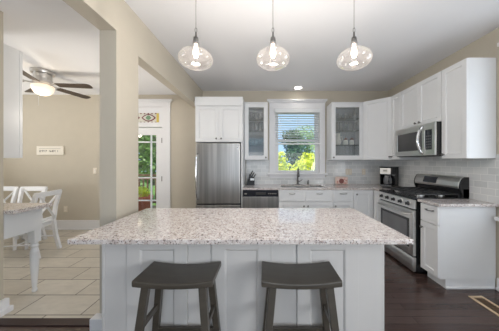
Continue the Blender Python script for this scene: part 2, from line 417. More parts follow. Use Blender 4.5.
def lens(cx, cz, a, b, y0, y1, n=14):
    top = [(cx+a*(2*i/n-1), cz+b*(1-(2*i/n-1)**2)) for i in range(n+1)]
    bot = [(cx+a*(1-2*i/n), cz-b*(1-(2*i/n-1)**2)) for i in range(1, n)]
    return MB().prism(top+bot, y0, y1, 'y')
for cx in (-2.33, -2.65):
    lens(cx, 2.25, .145, .075, YB+.014, YB+.020).build('lens_border', 'wine', tr)
    lens(cx, 2.25, .115, .055, YB+.010, YB+.014).build('lens_field', 'opal', tr)
    lens(cx, 2.25, .055, .045, YB+.006, YB+.010).build('lens_heart', 'sage', tr)
MB().box(-2.17, -2.125, YB+.013, YB+.02, 2.16, 2.34).box(-2.855, -2.81, YB+.013, YB+.02, 2.16, 2.34).build('amber_strip', 'amber', tr)
b_ = MB()
for i in range(9): b_.box(-2.80+i*.075, -2.775+i*.075, YB+.014, YB+.02, 2.325, 2.345).box(-2.80+i*.075, -2.775+i*.075, YB+.014, YB+.02, 2.155, 2.17)
b_.build('red_studs', 'wine', tr)

# ------------------------------------------------------------------ cabinet parts
def shaker(mx, w, h, rail=.062, t=.02, parent=None, name='door', mat='cab', gap=.002, bead=.010):
    mb = MB(mx); g = gap
    mb.box(g, rail, -t, 0, g, h-g).box(w-rail, w-g, -t, 0, g, h-g)
    mb.box(rail, w-rail, -t, 0, g, rail).box(rail, w-rail, -t, 0, h-rail, h-g)
    mb.box(rail+.003, w-rail-.003, -t+.011, -.001, rail+.003, h-rail-.003)
    if bead:
        a, b, y0, y1 = rail, rail+bead, -t-.004, -t+.011
        for q in range(4):
            if q < 2:
                x = (a, w-a)[q]; sg_ = (1, -1)[q]
                P = [(x-sg_*.006, y0+.0045), (x+sg_*bead*.2, y0+.0045), (x+sg_*bead, y1), (x-sg_*.006, y1)]
                v0 = [mb._v((u, y, a-.006)) for u, y in P]; v1 = [mb._v((u, y, h-a+.006)) for u, y in P]
            else:
                z = (a, h-a)[q-2]; sg_ = (1, -1)[q-2]
                P = [(z-sg_*.006, y0+.0045), (z+sg_*bead*.2, y0+.0045), (z+sg_*bead, y1), (z-sg_*.006, y1)]
                v0 = [mb._v((a-.006, y, u)) for u, y in P]; v1 = [mb._v((w-a+.006, y, u)) for u, y in P]
            mb.bm.faces.new(v0); mb.bm.faces.new(v1[::-1])
            for e in range(4): mb.bm.faces.new((v0[e], v1[e], v1[(e+1) % 4], v0[(e+1) % 4]))
    return mb.build(name, mat, parent, bevel=.0015 if bead else .0025)
def slab(mx, w, h, t=.02, parent=None, name='drawer', mat='cab', rail=.035):
    mb = MB(mx); g = .002
    mb.box(g, w-g, -t+.006, 0, g, h-g)
    mb.box(g, rail, -t, -t+.006, g, h-g).box(w-rail, w-g, -t, -t+.006, g, h-g).box(rail, w-rail, -t, -t+.006, g, rail).box(rail, w-rail, -t, -t+.006, h-rail, h-g)
    return mb.build(name, mat, parent, bevel=.002)
def knob(mx, u, z, parent, t=.02):
    mb = MB(mx @ T((u, -t, z)) @ Matrix.Rotation(PI/2, 4, 'X'))
    mb.lathe([(.0, -.001), (.007, -.001), (.006, .010), (.013, .016), (.016, .022), (.013, .028), (0, .030)], n=14)
    return mb.build('knob', 'nickel', parent, smooth=True)
def pull(mx, u, z, parent, t=.02, w=.09):
    mb = MB(mx @ T((u, -t, z)))
    mb.tube([(-w/2, 0, 0), (-w/2, -.022, 0), (-w/4, -.028, -.002), (0, -.03, -.003), (w/4, -.028, -.002), (w/2, -.022, 0), (w/2, 0, 0)], .006, 8)
    return mb.build('pull', 'nickel', parent, smooth=True)

UB, UT = 1.397, 2.475     # wall cabinet bottom and top
YU = 3.880                # front plane of wall cabinets on the back wall
XU = 2.19                 # front plane of wall cabinets on the right wall
E = .002

# fridge cabinet (with tall side panel)
fc = thing('refrigerator_cabinet', 'wide white two-door cabinet above the refrigerator', 'cabinet', (-.776, 3.6, 1.70))
MB().box(-1.186, -.366, 3.60, YB-E, 1.70, 2.475).build('body', 'cab', fc, bevel=.002)
MB().box(-1.192, -.3645, 3.572, YB-E, 2.325, 2.48).build('crown_board', 'cab', fc, bevel=.003)
MB().box(-.395, -.368, 3.58, YB-E, 0, 1.70).build('side_panel', 'cab', fc, bevel=.002)
for i in range(2):
    mx = back_m(-1.184+i*.408, 3.60, 1.705)
    d = shaker(mx, .408, .615, .06, parent=fc)
    knob(mx, .365 if i == 0 else .043, .055, d)

def hutch(x0, x1, label, knob_left, z0=UB, UT=UT-.028):
    h = thing('display_cabinet', label, 'cabinet', ((x0+x1)/2, YU, z0), None)
    b = MB()
    b.box(x0, x0+.018, YU, YB-E, z0, UT).box(x1-.018, x1, YU, YB-E, z0, UT).box(x0+.018, x1-.018, YU, YB-E, z0, z0+.018).box(x0+.018, x1-.018, YU, YB-E, UT-.018, UT)
    b.build('body', 'cab', h, bevel=.002)
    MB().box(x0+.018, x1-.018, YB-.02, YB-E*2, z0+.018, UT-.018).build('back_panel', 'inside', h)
    MB().box(x0+.001, x1-.001, YU-.026, YB-E, UT, UT+.022).build('top_trim', 'cab', h, bevel=.004)
    w = x1-x0; H = UT-z0; r = .075
    mx = back_m(x0, YU, z0); mb = MB(mx)
    mb.box(.002, r, -.02, 0, .002, H-.002).box(w-r, w-.002, -.02, 0, .002, H-.002).box(r, w-r, -.02, 0, .002, r+.005).box(r, w-r, -.02, 0, H-r, H-.002)
    d = mb.build('door', 'cab', h, bevel=.0025)
    MB(mx).box(r-.005, w-r+.005, -.012, -.008, r, H-r+.005).build('pane', 'cabglass', d)
    knob(mx, .035 if knob_left else w-.035, .045, d)
    zs = [z0+.285, z0+.565, z0+.79]
    for z in zs: MB().box(x0+.02, x1-.02, YU+.03, YB-.022, z-.008, z).build('glass_shelf', 'shelf', h)
    return zs
zsL = hutch(-.362, .07, 'white glass-door wall cabinet left of the sink window, holding glassware', False)
zsR = hutch(1.255, 1.846, 'white glass-door wall cabinet right of the sink window', True)

# corner wall cabinet, diagonal front
cc = thing('corner_cabinet', 'white corner wall cabinet set diagonally above the coffee maker', 'cabinet', (2.1, 3.9, UB))
p0 = Vector((1.858, YU-.004)); p1 = Vector((XU, 3.555))
MB().prism([(1.854, YB-E), (1.854, YU), (XU, 3.555), (XR-E, 3.555), (XR-E, YB-E)], UB, UT).build('body', 'cab', cc, bevel=.002)
L = (p1-p0).length; ang = math.atan2(p1.y-p0.y, p1.x-p0.x)
mx = rot_m(p0.x, p0.y, UB, ang)
d = shaker(mx, L, UT-UB, .06, parent=cc); knob(mx, L-.035, .05, d)

def upper(name, label, y_far, y_near, z0, doors, knobs, z1=UT):
    u = thing(name, label, 'cabinet', (XU, (y_far+y_near)/2, z0))
    MB().box(XU, XR-E, y_near+.001, y_far-.001, z0, z1).build('body', 'cab', u, bevel=.002)
    w = (y_far-y_near)/doors
    for i in range(doors):
        mx = right_m(XU, y_far-i*w, z0)
        d = shaker(mx, w, z1-z0, .055, parent=u); knob(mx, w*knobs[i] if 0 < knobs[i] < 1 else .03, .05, d)
    return u
upper('wall_cabinet', 'narrow white wall cabinet between the corner cabinet and microwave', 3.553, 3.318, UB, 1, [.15])
upper('wall_cabinet', 'short white two-door wall cabinet above the microwave', 3.316, 2.546, 1.858, 2, [.90, .10])
upper('wall_cabinet', 'tall white wall cabinet at the right end, beside the microwave', 2.544, 2.225, UB, 1, [.12])

# microwave
mw = thing('microwave', 'stainless over-the-range microwave with black window', 'microwave', (2.3, 2.915, 1.437))
MB().box(2.118, XR-.01, 2.549, 3.313, 1.437, 1.855).build('body', 'black', mw, bevel=.004)
mx = right_m(2.118, 3.313, 1.437); w = .764
d = MB(mx).box(0, w, -.022, 0, .006, .078).box(0, w, -.022, 0, .335, .416).box(0, .045, -.022, 0, .078, .335).box(.55, .60, -.022, 0, .078, .335).box(.715, w, -.022, 0, .078, .335).build('door', 'steel_l', mw, bevel=.003)
MB(mx).box(.04, .555, -.017, -.002, .074, .34).build('window', 'mwwin', d)
MB(mx).box(.595, .72, -.018, -.002, .074, .34).build('control_panel', 'display', mw)
bt = MB(mx)
for i in range(3):
    for j in range(5): bt.box(.615+i*.03, .637+i*.03, -.0195, -.018, .10+j*.035, .12+j*.035)
bt.build('buttons', 'dark_ink', mw)
hp = [(.57, -.022, .03), (.568, -.04, .045)]+[(.562, -.05-.04*math.sin(PI*k/10), .06+.30*k/10) for k in range(11)]+[(.568, -.04, .375), (.57, -.022, .39)]
MB(mx).tube(hp, .0165, 10).build('handle', 'chrome', d, smooth=True)
MB().box(2.14, XR-.02, 2.56, 3.30, 1.432, 1.437).build('vent_grille', 'blackm', mw)

# ------------------------------------------------------------------ base cabinets
YF = 3.55; XF = 1.88; CT = .914; CB = .884; TK = .10
def base_body(mb, x0, x1, y0, y1, toe_y=None):
    pass
sb = thing('sink_cabinet', 'white base cabinet under the kitchen sink', 'cabinet', (.71, YF, 0))
x0, x1 = .247, 1.172
MB().box(x0, x0+.018, YF, YB-.01, TK, CB).box(x1-.018, x1, YF, YB-.01, TK, CB).box(x0+.018, x1-.018, YF, YB-.01, TK, TK+.018).box(x0+.018, x1-.018, YB-.02, YB-.01, TK, CB).box(x0+.018, x1-.018, YF, YF+.018, TK+.018, CB).build('body', 'cab', sb, bevel=.001)
MB().box(x0, x1, YF+.07, YF+.085, 0, TK).build('toe_kick', 'cab', sb)
for i in range(2):
    w = (x1-x0)/2
    mx = back_m(x0+i*w, YF, .685); d = slab(mx, w, .19, parent=sb); pull(mx, w/2, .135, d)
    mx = back_m(x0+i*w, YF, .11); d = shaker(mx, w, .57, parent=sb); knob(mx, w-.035 if i == 0 else .035, .50, d)
db = thing('drawer_cabinet', 'narrow white base cabinet with one drawer, right of the sink', 'cabinet', (1.35, YF, 0))
x0, x1 = 1.174, 1.519
MB().box(x0, x1, YF, YB-.01, TK, CB).build('body', 'cab', db, bevel=.001)
MB().box(x0, x1, YF+.07, YF+.085, 0, TK).build('toe_kick', 'cab', db)
mx = back_m(x0, YF, .685); d = slab(mx, x1-x0, .19, parent=db); pull(mx, .1725, .135, d, w=.11)
mx = back_m(x0, YF, .11); d = shaker(mx, x1-x0, .57, parent=db); knob(mx, .035, .50, d)
cb = thing('corner_base_cabinet', 'white corner base cabinet below the coffee maker', 'cabinet', (1.9, 3.8, 0))
MB().prism([(1.521, YF), (XF, YF), (XF, 3.295), (XR-.01, 3.295), (XR-.01, YB-.01), (1.521, YB-.01)], TK, CB).build('body', 'cab', cb, bevel=.001)
MB().box(1.521, XF+.07, YF+.07, YF+.085, 0, TK).box(XF+.07, XF+.085, 3.295, YF+.085, 0, TK).build('toe_kick', 'cab', cb)
mx = back_m(1.521, YF, .11); d = shaker(mx, .325, .765, parent=cb); knob(mx, .05, .70, d)
mx = right_m(XF, YF-.025, .11); d = shaker(mx, .225, .765, .05, parent=cb)
eb = thing('end_base_cabinet', 'white base cabinet at the right end, beside the range', 'cabinet', (2.2, 2.37, 0))
y0, y1 = 2.225, 2.474
MB().box(XF, XR-.01, y0, y1, TK, CB).build('body', 'cab', eb, bevel=.001)
MB().box(XF+.065, XR-.01, y0+.004, y1, 0, TK).build('toe_kick', 'cab', eb)
MB().box(XF+.064, XR-.01, y0-.012, y0+.003, 0, .022).build('shoe_moulding', 'trim', eb, bevel=.004)
mx = right_m(XF, y1, .675); d = slab(mx, y1-y0, .20, parent=eb); pull(mx, .145, .145, d)
mx = right_m(XF, y1, .11); d = shaker(mx, y1-y0, .56, .055, parent=eb); knob(mx, .035, .49, d)

# dishwasher
dw = thing('dishwasher', 'stainless dishwasher with black control strip beside the refrigerator', 'dishwasher', (-.06, YF, 0))
MB().box(-.364, .244, YF+.01, YB-.02, .08, CB).build('body', 'blackm', dw)
MB().box(-.360, .240, YF-.025, YF+.01, .10, .765).build('door', 'steel', dw, bevel=.004)
cp = MB().box(-.360, .240, YF-.03, YF+.01, .77, .876).build('control_panel', 'display', dw, bevel=.004)
MB().box(-.14, .03, YF-.036, YF-.03, .805, .845).build('handle_recess', 'blackm', cp)
b_ = MB()
for i in range(5): b_.box(.07+i*.03, .09+i*.03, YF-.032, YF-.029, .815, .83)
MB().box(-.33, -.29, YF-.032, YF-.029, .81, .83).build('badge', 'grey_ink', cp)
b_.build('buttons', 'grey_ink', cp)
MB().box(-.36, .24, YF+.06, YF+.07, 0, .08).build('toe_kick', 'black', dw)

# worktops
ct = thing('kitchen_worktop', 'speckled granite worktop along the back wall and corner', 'worktop', (1.0, 3.85, CB))
sx0, sx1, sy0, sy1 = .31, 1.08, 3.67, 4.06
k = MB()
YC = 3.525; XC = 1.845
k.box(-.366, sx0, YC, YB-.009, CB, CT).box(sx0, sx1, YC, sy0, CB, CT).box(sx0, sx1, sy1, YB-.009, CB, CT).box(sx1, XC, YC, YB-.009, CB, CT).box(XC, XR-.009, 3.298, YB-.009, CB, CT)
bmesh.ops.remove_doubles(k.bm, verts=k.bm.verts, dist=1e-5)
k.build('slab', 'granite', ct)
et = thing('end_worktop', 'short speckled granite worktop right of the range', 'worktop', (2.17, 2.36, CB))
MB().box(XC, XR-.009, 2.19, 2.502, CB, CT).build('slab', 'granite', et, bevel=.003)

# sink, faucet, dispenser
sk = thing('sink', 'stainless undermount sink below the window', 'sink', (.695, 3.865, .70))
MB().box(sx0-.01, sx0, sy0-.01, sy1+.01, .71, CB-.001).box(sx1, sx1+.01, sy0-.01, sy1+.01, .71, CB-.001).box(sx0, sx1, sy0-.01, sy0, .71, CB-.001).box(sx0, sx1, sy1, sy1+.01, .71, CB-.001).box(sx0-.01, sx1+.01, sy0-.01, sy1+.01, .70, .71).build('basin', 'steel', sk)
MB().lathe([(0, .711), (.04, .711), (.045, .714), (0, .714)], (.695, 3.865, 0)).build('drain', 'chrome', sk, smooth=True)
fa = thing('faucet', 'tall gooseneck kitchen faucet behind the sink', 'faucet', (.67, 4.11, CT))
MB().lathe([(0, 0), (.028, 0), (.028, .008), (.02, .02), (.018, .09), (0, .09)], (.67, 4.11, CT), 16).build('base', 'nickel', fa, smooth=True)
pts = [(.67, 4.11, CT+.06), (.67, 4.11, CT+.24)]+[(.67+.02*math.sin(a)*0, 4.11-.055+.055*math.cos(a), CT+.24+.055*math.sin(a)*1.3) for a in [PI*k/8 for k in range(1, 9)]]+[(.67, 4.0, CT+.20)]
MB().tube(pts, .0115, 10).build('spout', 'nickel', fa, smooth=True)
MB().lathe([(0, 0), (.016, 0), (.017, .05), (0, .05)], (.67, 4.0, CT+.155), 12).build('spray_head', 'nickel', fa, smooth=True)
MB().tube([(.69, 4.11, CT+.055), (.73, 4.105, CT+.075), (.755, 4.10, CT+.10)], .007, 8).build('lever', 'nickel', fa, smooth=True)
MB().box(.60, .74, 4.085, 4.135, CT+.0005, CT+.006).build('deck_plate', 'nickel', fa, bevel=.002)
so_ = thing('soap_dispenser', 'small dark soap dispenser right of the faucet', 'soap dispenser', (.87, 4.11, CT))
MB().lathe([(0, 0), (.02, 0), (.016, .015), (.014, .06), (.007, .065), (.007, .085), (0, .085)], (.87, 4.11, CT), 14).build('body', 'nickel', so_, smooth=True)
MB().tube([(.87, 4.11, CT+.08), (.87, 4.09, CT+.09), (.87, 4.05, CT+.075)], .006, 8).build('nozzle', 'nickel', so_, smooth=True)

# ------------------------------------------------------------------ refrigerator
fr = thing('refrigerator', 'stainless bottom-freezer refrigerator below the two-door cabinet', 'refrigerator', (-.78, 3.85, 0))
MB().box(-1.165, -.405, 3.60, YB-.06, .03, 1.685).build('body', 'blackm', fr, bevel=.004)
d = MB().box(-1.163, -.407, 3.535, 3.595, .645, 1.68).build('door', 'steel', fr, bevel=.012)
MB().tube([(-1.125, 3.537, .72), (-1.13, 3.50, .76)]+[(-1.135, 3.49-.02*math.sin(PI*k/10), .78+.66*k/10) for k in range(11)]+[(-1.13, 3.50, 1.46), (-1.125, 3.537, 1.50)], .013, 10).build('handle', 'chrome', d, smooth=True)
MB().lathe([(0, 0), (.013, 0), (.013, .003), (0, .003)], mx=T((-.447, 3.535, 1.60)) @ Matrix.Rotation(PI/2, 4, 'X'), n=16).build('badge', 'chrome', d)
d = MB().box(-1.163, -.407, 3.535, 3.595, .05, .625).build('freezer_drawer', 'steel', fr, bevel=.012)
MB().tube([(-1.07, 3.537, .55), (-1.07, 3.49, .55), (-.5, 3.49, .55), (-.5, 3.537, .55)], .012, 10).build('handle', 'chrome', d, smooth=True)
MB().box(-1.15, -.42, 3.61, 3.63, 0, .05).build('kick_grille', 'black', fr)

# ------------------------------------------------------------------ range
rg = thing('gas_range', 'stainless gas range with black grates and raised backguard', 'stove', (2.15, 2.91, 0))
RX, R0, R1 = 1.838, 2.51, 3.287
MB().box(RX, XR-.012, R0, R1, .03, .895).build('body', 'black', rg, bevel=.003)
MB().box(RX+.05, XR-.05, R0+.03, R1-.03, 0, .03).build('plinth', 'black', rg)
MB().box(RX-.02, XR-.012, R0, R1, .896, .922).build('cooktop', 'black', rg, bevel=.006)
mx = right_m(RX, R1, 0); w = R1-R0
# control panel: sloped fascia
MB(mx).hexa([(0, -.03, .785), (w, -.03, .785), (0, 0, .785), (w, 0, .785), (0, -.022, .893), (w, -.022, .893), (0, 0, .893), (w, 0, .893)]).build('control_panel', 'steel_l', rg, bevel=.003)
for i in range(5):
    u = .10+i*(w-.20)/4
    kb = MB(mx @ T((u, -.026, .84)) @ Matrix.Rotation(PI/2, 4, 'X'))
    kb.lathe([(0, 0), (.026, 0), (.024, .008), (.019, .010), (.017, .032), (0, .034)], n=18).box(-.004, .004, -.018, .018, .03, .04)
    kb.build('burner_knob', 'knobm', rg, smooth=False)
    MB(mx @ T((u, -.0255, .84)) @ Matrix.Rotation(PI/2, 4, 'X')).lathe([(.026, -.001), (.033, -.001), (.033, .006), (.026, .006)], n=18).build('knob_ring', 'chrome', rg)
od = MB(mx).box(.0, .075, -.035, -.001, .215, .77).box(w-.075, w, -.035, -.001, .215, .77).box(.075, w-.075, -.035, -.001, .215, .30).box(.075, w-.075, -.035, -.001, .655, .77).build('oven_door', 'steel_l', rg, bevel=.006)
MB(mx).box(.07, w-.07, -.033, -.004, .295, .66).build('window', 'darkglass', od)
MB(mx).box(.12, w-.12, -.0345, -.033, .33, .625).build('window_inner', 'ovenwin', od)
MB(mx).tube([(.04, -.035, .715), (.05, -.07, .715), (.15, -.083, .713), (w/2, -.088, .711), (w-.15, -.083, .713), (w-.05, -.07, .715), (w-.04, -.035, .715)], .013, 10).build('handle', 'steel_l', od, smooth=True)
dr = MB(mx).prism([(-.035, .03), (-.04, .05), (-.048, .11), (-.040, .17), (-.030, .20), (-.001, .20), (-.001, .03)], 0, w, 'x').build('storage_drawer', 'steel_l', rg, bevel=.004)
MB(mx).box(.01, w-.01, -.012, -.001, .20, .213).build('drawer_gap', 'black', rg)
# backguard
bgx = MB()
bgx.prism([(R0, .922), (R1, .922), (R1, 1.03), (R0, 1.03)], XR-.085, XR-.012, 'x')
bgx.build('backguard_base', 'black', rg, bevel=.003)
prof = [(XR-.125, 1.03), (XR-.128, 1.06), (XR-.115, 1.115), (XR-.09, 1.16), (XR-.06, 1.178), (XR-.012, 1.178), (XR-.012, 1.03)]
bk = MB()
ys = [R0+.015, R0+.018, R1-.018, R1-.015]
bk.prism(prof, R0+.02, R1-.02, 'y')
bg_o = bk.build('backguard', 'steel_l', rg, bevel=.008)
for y0, y1 in ((R0, R0+.02), (R1-.02, R1)): MB().prism([(XR-.122, 1.025), (XR-.125, 1.06), (XR-.112, 1.112), (XR-.088, 1.156), (XR-.06, 1.173), (XR-.012, 1.173), (XR-.012, .922), (XR-.08, .922)], y0, y1, 'y').build('end_cap', 'black', rg, bevel=.003)
a0, a1 = Vector((XR-.1275, 1.068)), Vector((XR-.098, 1.15))
nrm = Vector((-(a1-a0).y, (a1-a0).x)).normalized()*.006
dp = []
for y in (2.86, 3.09):
    dp.append(y)
dsp = MB().hexa([(a0.x-.006, dp[0], a0.y), (a0.x-.006, dp[1], a0.y), (a0.x+.01, dp[0], a0.y), (a0.x+.01, dp[1], a0.y), (a1.x-.008, dp[0], a1.y), (a1.x-.008, dp[1], a1.y), (a1.x+.01, dp[0], a1.y), (a1.x+.01, dp[1], a1.y)])
dsp.build('display', 'display', bg_o)
# burners and grates
for bx, by in ((2.02, 2.70), (2.02, 3.12), (2.28, 2.70), (2.28, 3.12), (2.15, 2.91)):
    MB().lathe([(0, .922), (.05, .922), (.05, .934), (.035, .936), (.035, .944), (0, .944)], (bx, by, 0), 18).build('burner', 'steel_l', rg)
for gi in range(3):
    g0 = R0+.015+gi*.2445; g1 = g0+.235
    g = MB(); x0, x1 = RX+.01, XR-.115; zt = .955; q = .011
    for y in (g0, g1-q, (g0+g1)/2-q/2): g.box(x0, x1, y, y+q, zt, zt+.014)
    for x in (x0, (x0+x1)/2-q/2, x1-q, x0+.13, x1-.14): g.box(x, x+q, g0, g1, zt, zt+.014)
    for x in (x0, x1-q, (x0+x1)/2-q/2):
        for y in (g0, g1-q): g.box(x, x+q, y, y+q, .922, zt)
    g.build('grate', 'blackm', rg, bevel=.003)

# ------------------------------------------------------------------ island
isl = thing('kitchen_island', 'pale grey paneled kitchen island base under the granite top', 'island', (-.14, 1.7, 0))
IX0, IX1, IY = -1.083, .803, 1.405
MB().box(IX0, IX1, IY, 1.975, .0, CB).build('body', 'island', isl, bevel=.002)
mb = MB()
sc = 208/1.40
px = lambda p: (p-264)/sc
for a, b in ((103, 128), (188.5, 212), (271, 296.6), (357.6, 382.8)): mb.box(px(a), px(b), IY-.012, IY, 0, CB)
mb.box(px(103), px(382.8), IY-.012, IY, CB-.02, CB)
mb.build('filler_stile', 'island', isl, bevel=.002)
for xa, xb in ((IX0-.003, IX0+.015), (IX1-.012, IX1+.003)): MB().box(xa, xb, IY-.014, IY, 0, CB).build('corner_post', 'island', isl, bevel=.003)
for a, b in ((128, 188.5), (212, 271), (296.6, 357.6)):
    mx = back_m(px(a), IY, .06); shaker(mx, px(b)-px(a), CB-.06-.022, .085, .022, parent=isl, name='panel', mat='island', bead=.016)
MB().box(IX0-.008, IX1+.008, IY-.022, IY, 0, .06).build('base_rail', 'island', isl, bevel=.003)
it = thing('island_worktop', 'large speckled granite slab on the kitchen island', 'worktop', (-.14, 1.58, CB))
MB().box(-1.125, .857, 1.188, 2.0, CB+.0005, CT).build('slab', 'granite', it, bevel=.004)

# ------------------------------------------------------------------ saddle stools
def make_stool(label):
    st = thing('saddle_stool', label, 'stool', (0, 0, 0), 'saddle stools at the island')
    W_, D_, n = .445, .235, 16
    mb = MB(); top = []; bot = []
    for j in range(2):
        for i in range(n+1):
            u = -1+2*i/n
            z = .688+.020*abs(u)**2.0
            x = u*W_/2
            y = (-1, 1)[j]*D_/2
            top.append(mb._v((x, y, z))); bot.append(mb._v((x, y, z-.036+.006*(1-u*u))))
    q = n+1
    for i in range(n):
        mb.bm.faces.new((top[i], top[i+1], top[q+i+1], top[q+i])); mb.bm.faces.new((bot[i], bot[q+i], bot[q+i+1], bot[i+1]))
        mb.bm.faces.new((top[i], bot[i], bot[i+1], top[i+1])); mb.bm.faces.new((top[q+i], top[q+i+1], bot[q+i+1], bot[q+i]))
    mb.bm.faces.new((top[0], top[q], bot[q], bot[0])); mb.bm.faces.new((top[n], bot[n], bot[q+n], top[q+n]))
    mb.build('seat', 'stool', st, bevel=.007, smooth=False)
    tx, ty, bx = .158, .082, .225
    def leg_at(sx, sy, z):
        f = 1-z/.67; by = .155 if sy < 0 else .110
        return (sx*(tx+(bx-tx)*f), sy*(ty+(by-ty)*f), z)
    for sx in (-1, 1):
        for sy in (-1, 1): MB().bar(leg_at(sx, sy, 0), leg_at(sx, sy, .672), .036, .036, .042, .036).build('leg', 'stool', st, bevel=.003)
    def rung(a, b):
        a, b = Vector(a), Vector(b); d = (b-a).normalized(); s = Vector((0, 0, 1)).cross(d).normalized()*.009; h = Vector((0, 0, .016))
        pts = [a-s-h, a+s-h, b-s-h, b+s-h, a-s+h, a+s+h, b-s+h, b+s+h]
        MB().hexa(pts).build('rung', 'stool', st, bevel=.002)
    for sx in (-1, 1): rung(leg_at(sx, -1, .435), leg_at(sx, 1, .435))
    for sy in (-1, 1): rung(leg_at(-1, sy, .27), leg_at(1, sy, .27))
    return st
s1 = make_stool('charcoal saddle-seat bar stool, the left one at the island')
s2 = copy_tree(s1); s2['label'] = 'charcoal saddle-seat bar stool, the right one at the island'
s1.location = (-.503, 1.252, 0); s1.rotation_euler = (0, 0, 0)
s2.location = (.208, 1.252, 0)

# ------------------------------------------------------------------ pendants
def make_pendant(label):
    p = thing('pendant_light', label, 'pendant lamp', (0, 0, 0), 'glass pendant lights over the island')
    MB().lathe([(0, .0115), (.06, .0115), (.058, -.006), (.012, -.014), (0, -.014)]).build('canopy', 'nickel_l', p, smooth=True)
    MB().tube([(0, 0, -.01), (0, 0, -.40)], .0022, 6).build('cord', 'grey_ink', p)
    MB().tube([(.0, 0, -.395), (.007, 0, -.405), (.007, 0, -.425), (0, 0, -.435), (-.007, 0, -.425), (-.007, 0, -.405), (0, 0, -.395)], .0022, 6).build('hook', 'nickel', p)
    MB().lathe([(0, -.425), (.006, -.43), (.008, -.468), (.018, -.472), (.022, -.512), (.016, -.52), (0, -.52)], n=16).build('socket', 'nickel', p, smooth=True)
    prof = [(.026, -.508), (.028, -.53), (.040, -.552), (.078, -.573), (.110, -.597), (.126, -.625), (.127, -.645), (.114, -.669), (.086, -.687), (.045, -.697), (0, -.70)]
    MB().lathe(prof, n=36).build('shade', 'shade', p, smooth=True, recalc=True)
    b = MB().lathe([(0, -.512), (.013, -.515), (.014, -.54), (.021, -.57), (.022, -.595), (.014, -.618), (0, -.625)], n=16).build('bulb', 'filament', p, smooth=True)
    return p
pl = [(-.517, 'clear glass pendant light over the left side of the island'), (.068, 'clear glass pendant light, middle of the three over the island'), (.684, 'clear glass pendant light over the right side of the island')]
p0_ = make_pendant(pl[0][1])
for i, (x, lb) in enumerate(pl):
    p = p0_ if i == 0 else copy_tree(p0_)
    p.location = (x, 1.58, CEIL-.012); p['label'] = lb
    lamp('pendant_glow', 'POINT', 7.8, (x, 1.58, CEIL-.675), color=(1, .94, .87), shadow_soft_size=.03)
# recessed light
rl = thing('recessed_light', 'round recessed ceiling light above the sink window', 'downlight', (.655, 4.0, CEIL))
MB().lathe([(.075, -.001), (.095, -.001), (.092, -.008), (.075, -.006)], (.655, 4.0, CEIL)).build('trim_ring', 'trim', rl)
MB().lathe([(0, -.002), (.075, -.002), (.07, -.004), (0, -.005)], (.655, 4.0, CEIL)).build('lens', 'downlight', rl)
lamp('recessed_light_glow', 'SPOT', 1.5, (.655, 4.0, CEIL-.02), (0, 0, 0), (1, .92, .8), spot_size=2.2, spot_blend=.6, shadow_soft_size=.06)

# ------------------------------------------------------------------ ceiling fan
fx, fy = -3.285, 3.09
fan = thing('ceiling_fan', 'nickel flush-mount ceiling fan with dark blades and lit bowl', 'ceiling fan', (fx, fy, CD))
MB().lathe([(0, -.001), (.130, -.001), (.136, -.02), (.13, -.05), (.10, -.056), (.104, -.10), (.10, -.13), (.112, -.14), (.112, -.18), (.07, -.20), (0, -.20)], (fx, fy, CD), 32).build('motor_housing', 'nickel_l', fan, smooth=False)
MB().lathe([(.06, -.20), (.122, -.225), (.127, -.24), (.118, -.285), (.09, -.335), (.045, -.362), (0, -.366)], (fx, fy, CD), 32).build('light_bowl', 'fanlight', fan, smooth=True)
MB().tube([(fx, fy-.06, CD-.36), (fx, fy-.06, CD-.53)], .003, 6).build('pull_chain', 'nickel_l', fan)
MB().lathe([(0, -.36), (.01, -.362), (.008, -.38), (0, -.385)], (fx, fy, CD), 10).build('finial', 'nickel_l', fan)
for i in range(5):
    a = math.radians(78-72*i)
    mx = T((fx, fy, CD-.185)) @ Matrix.Rotation(a, 4, 'Z')
    MB(mx).box(.10, .22, -.015, .015, -.012, -.002).box(.18, .22, -.04, .04, -.012, -.002).build('blade_arm', 'nickel_l', fan)
    m2 = mx @ T((0, 0, -.02)) @ Matrix.Rotation(math.radians(-11), 4, 'X')
    MB(m2).prism([(.19, -.05), (.62, -.062), (.66, -.048), (.67, 0), (.66, .048), (.62, .062), (.19, .05)], -.004, .004).build('blade', 'blade', fan)
lamp('fan_glow', 'POINT', 6, (fx, fy-.1, CD-.62), color=(1, .86, .66), shadow_soft_size=.1)

hl = thing('added_hall_lamp', 'added hanging fill light, unseen behind the wall post', 'added fill lamp', (-1.98, 2.85, CD))  # invented lamp hidden by the post, added to brighten dining area and hall
MB().lathe([(0, -.001), (.055, -.001), (.05, -.02), (0, -.025)], (-1.98, 2.85, CD), 20).build('canopy', 'nickel_l', hl, smooth=True)
MB().tube([(-1.98, 2.85, CD-.02), (-1.98, 2.85, CD-.62)], .004, 6).build('rod', 'nickel_l', hl)
MB().lathe([(0, -.60), (.03, -.605), (.05, -.63), (.08, -.68), (.085, -.74), (.06, -.80), (0, -.82)], (-1.98, 2.85, CD), 24).build('shade', 'shade', hl, smooth=True)
MB().lathe([(0, -.62), (.015, -.63), (.025, -.68), (.015, -.71), (0, -.715)], (-1.98, 2.85, CD), 14).build('bulb', 'filament', hl, smooth=True)
lamp('added_hall_fill', 'POINT', 11, (-1.98, 2.85, CD-.76), color=(1, .93, .84), shadow_soft_size=.03)  # fill light of the added hall lamp

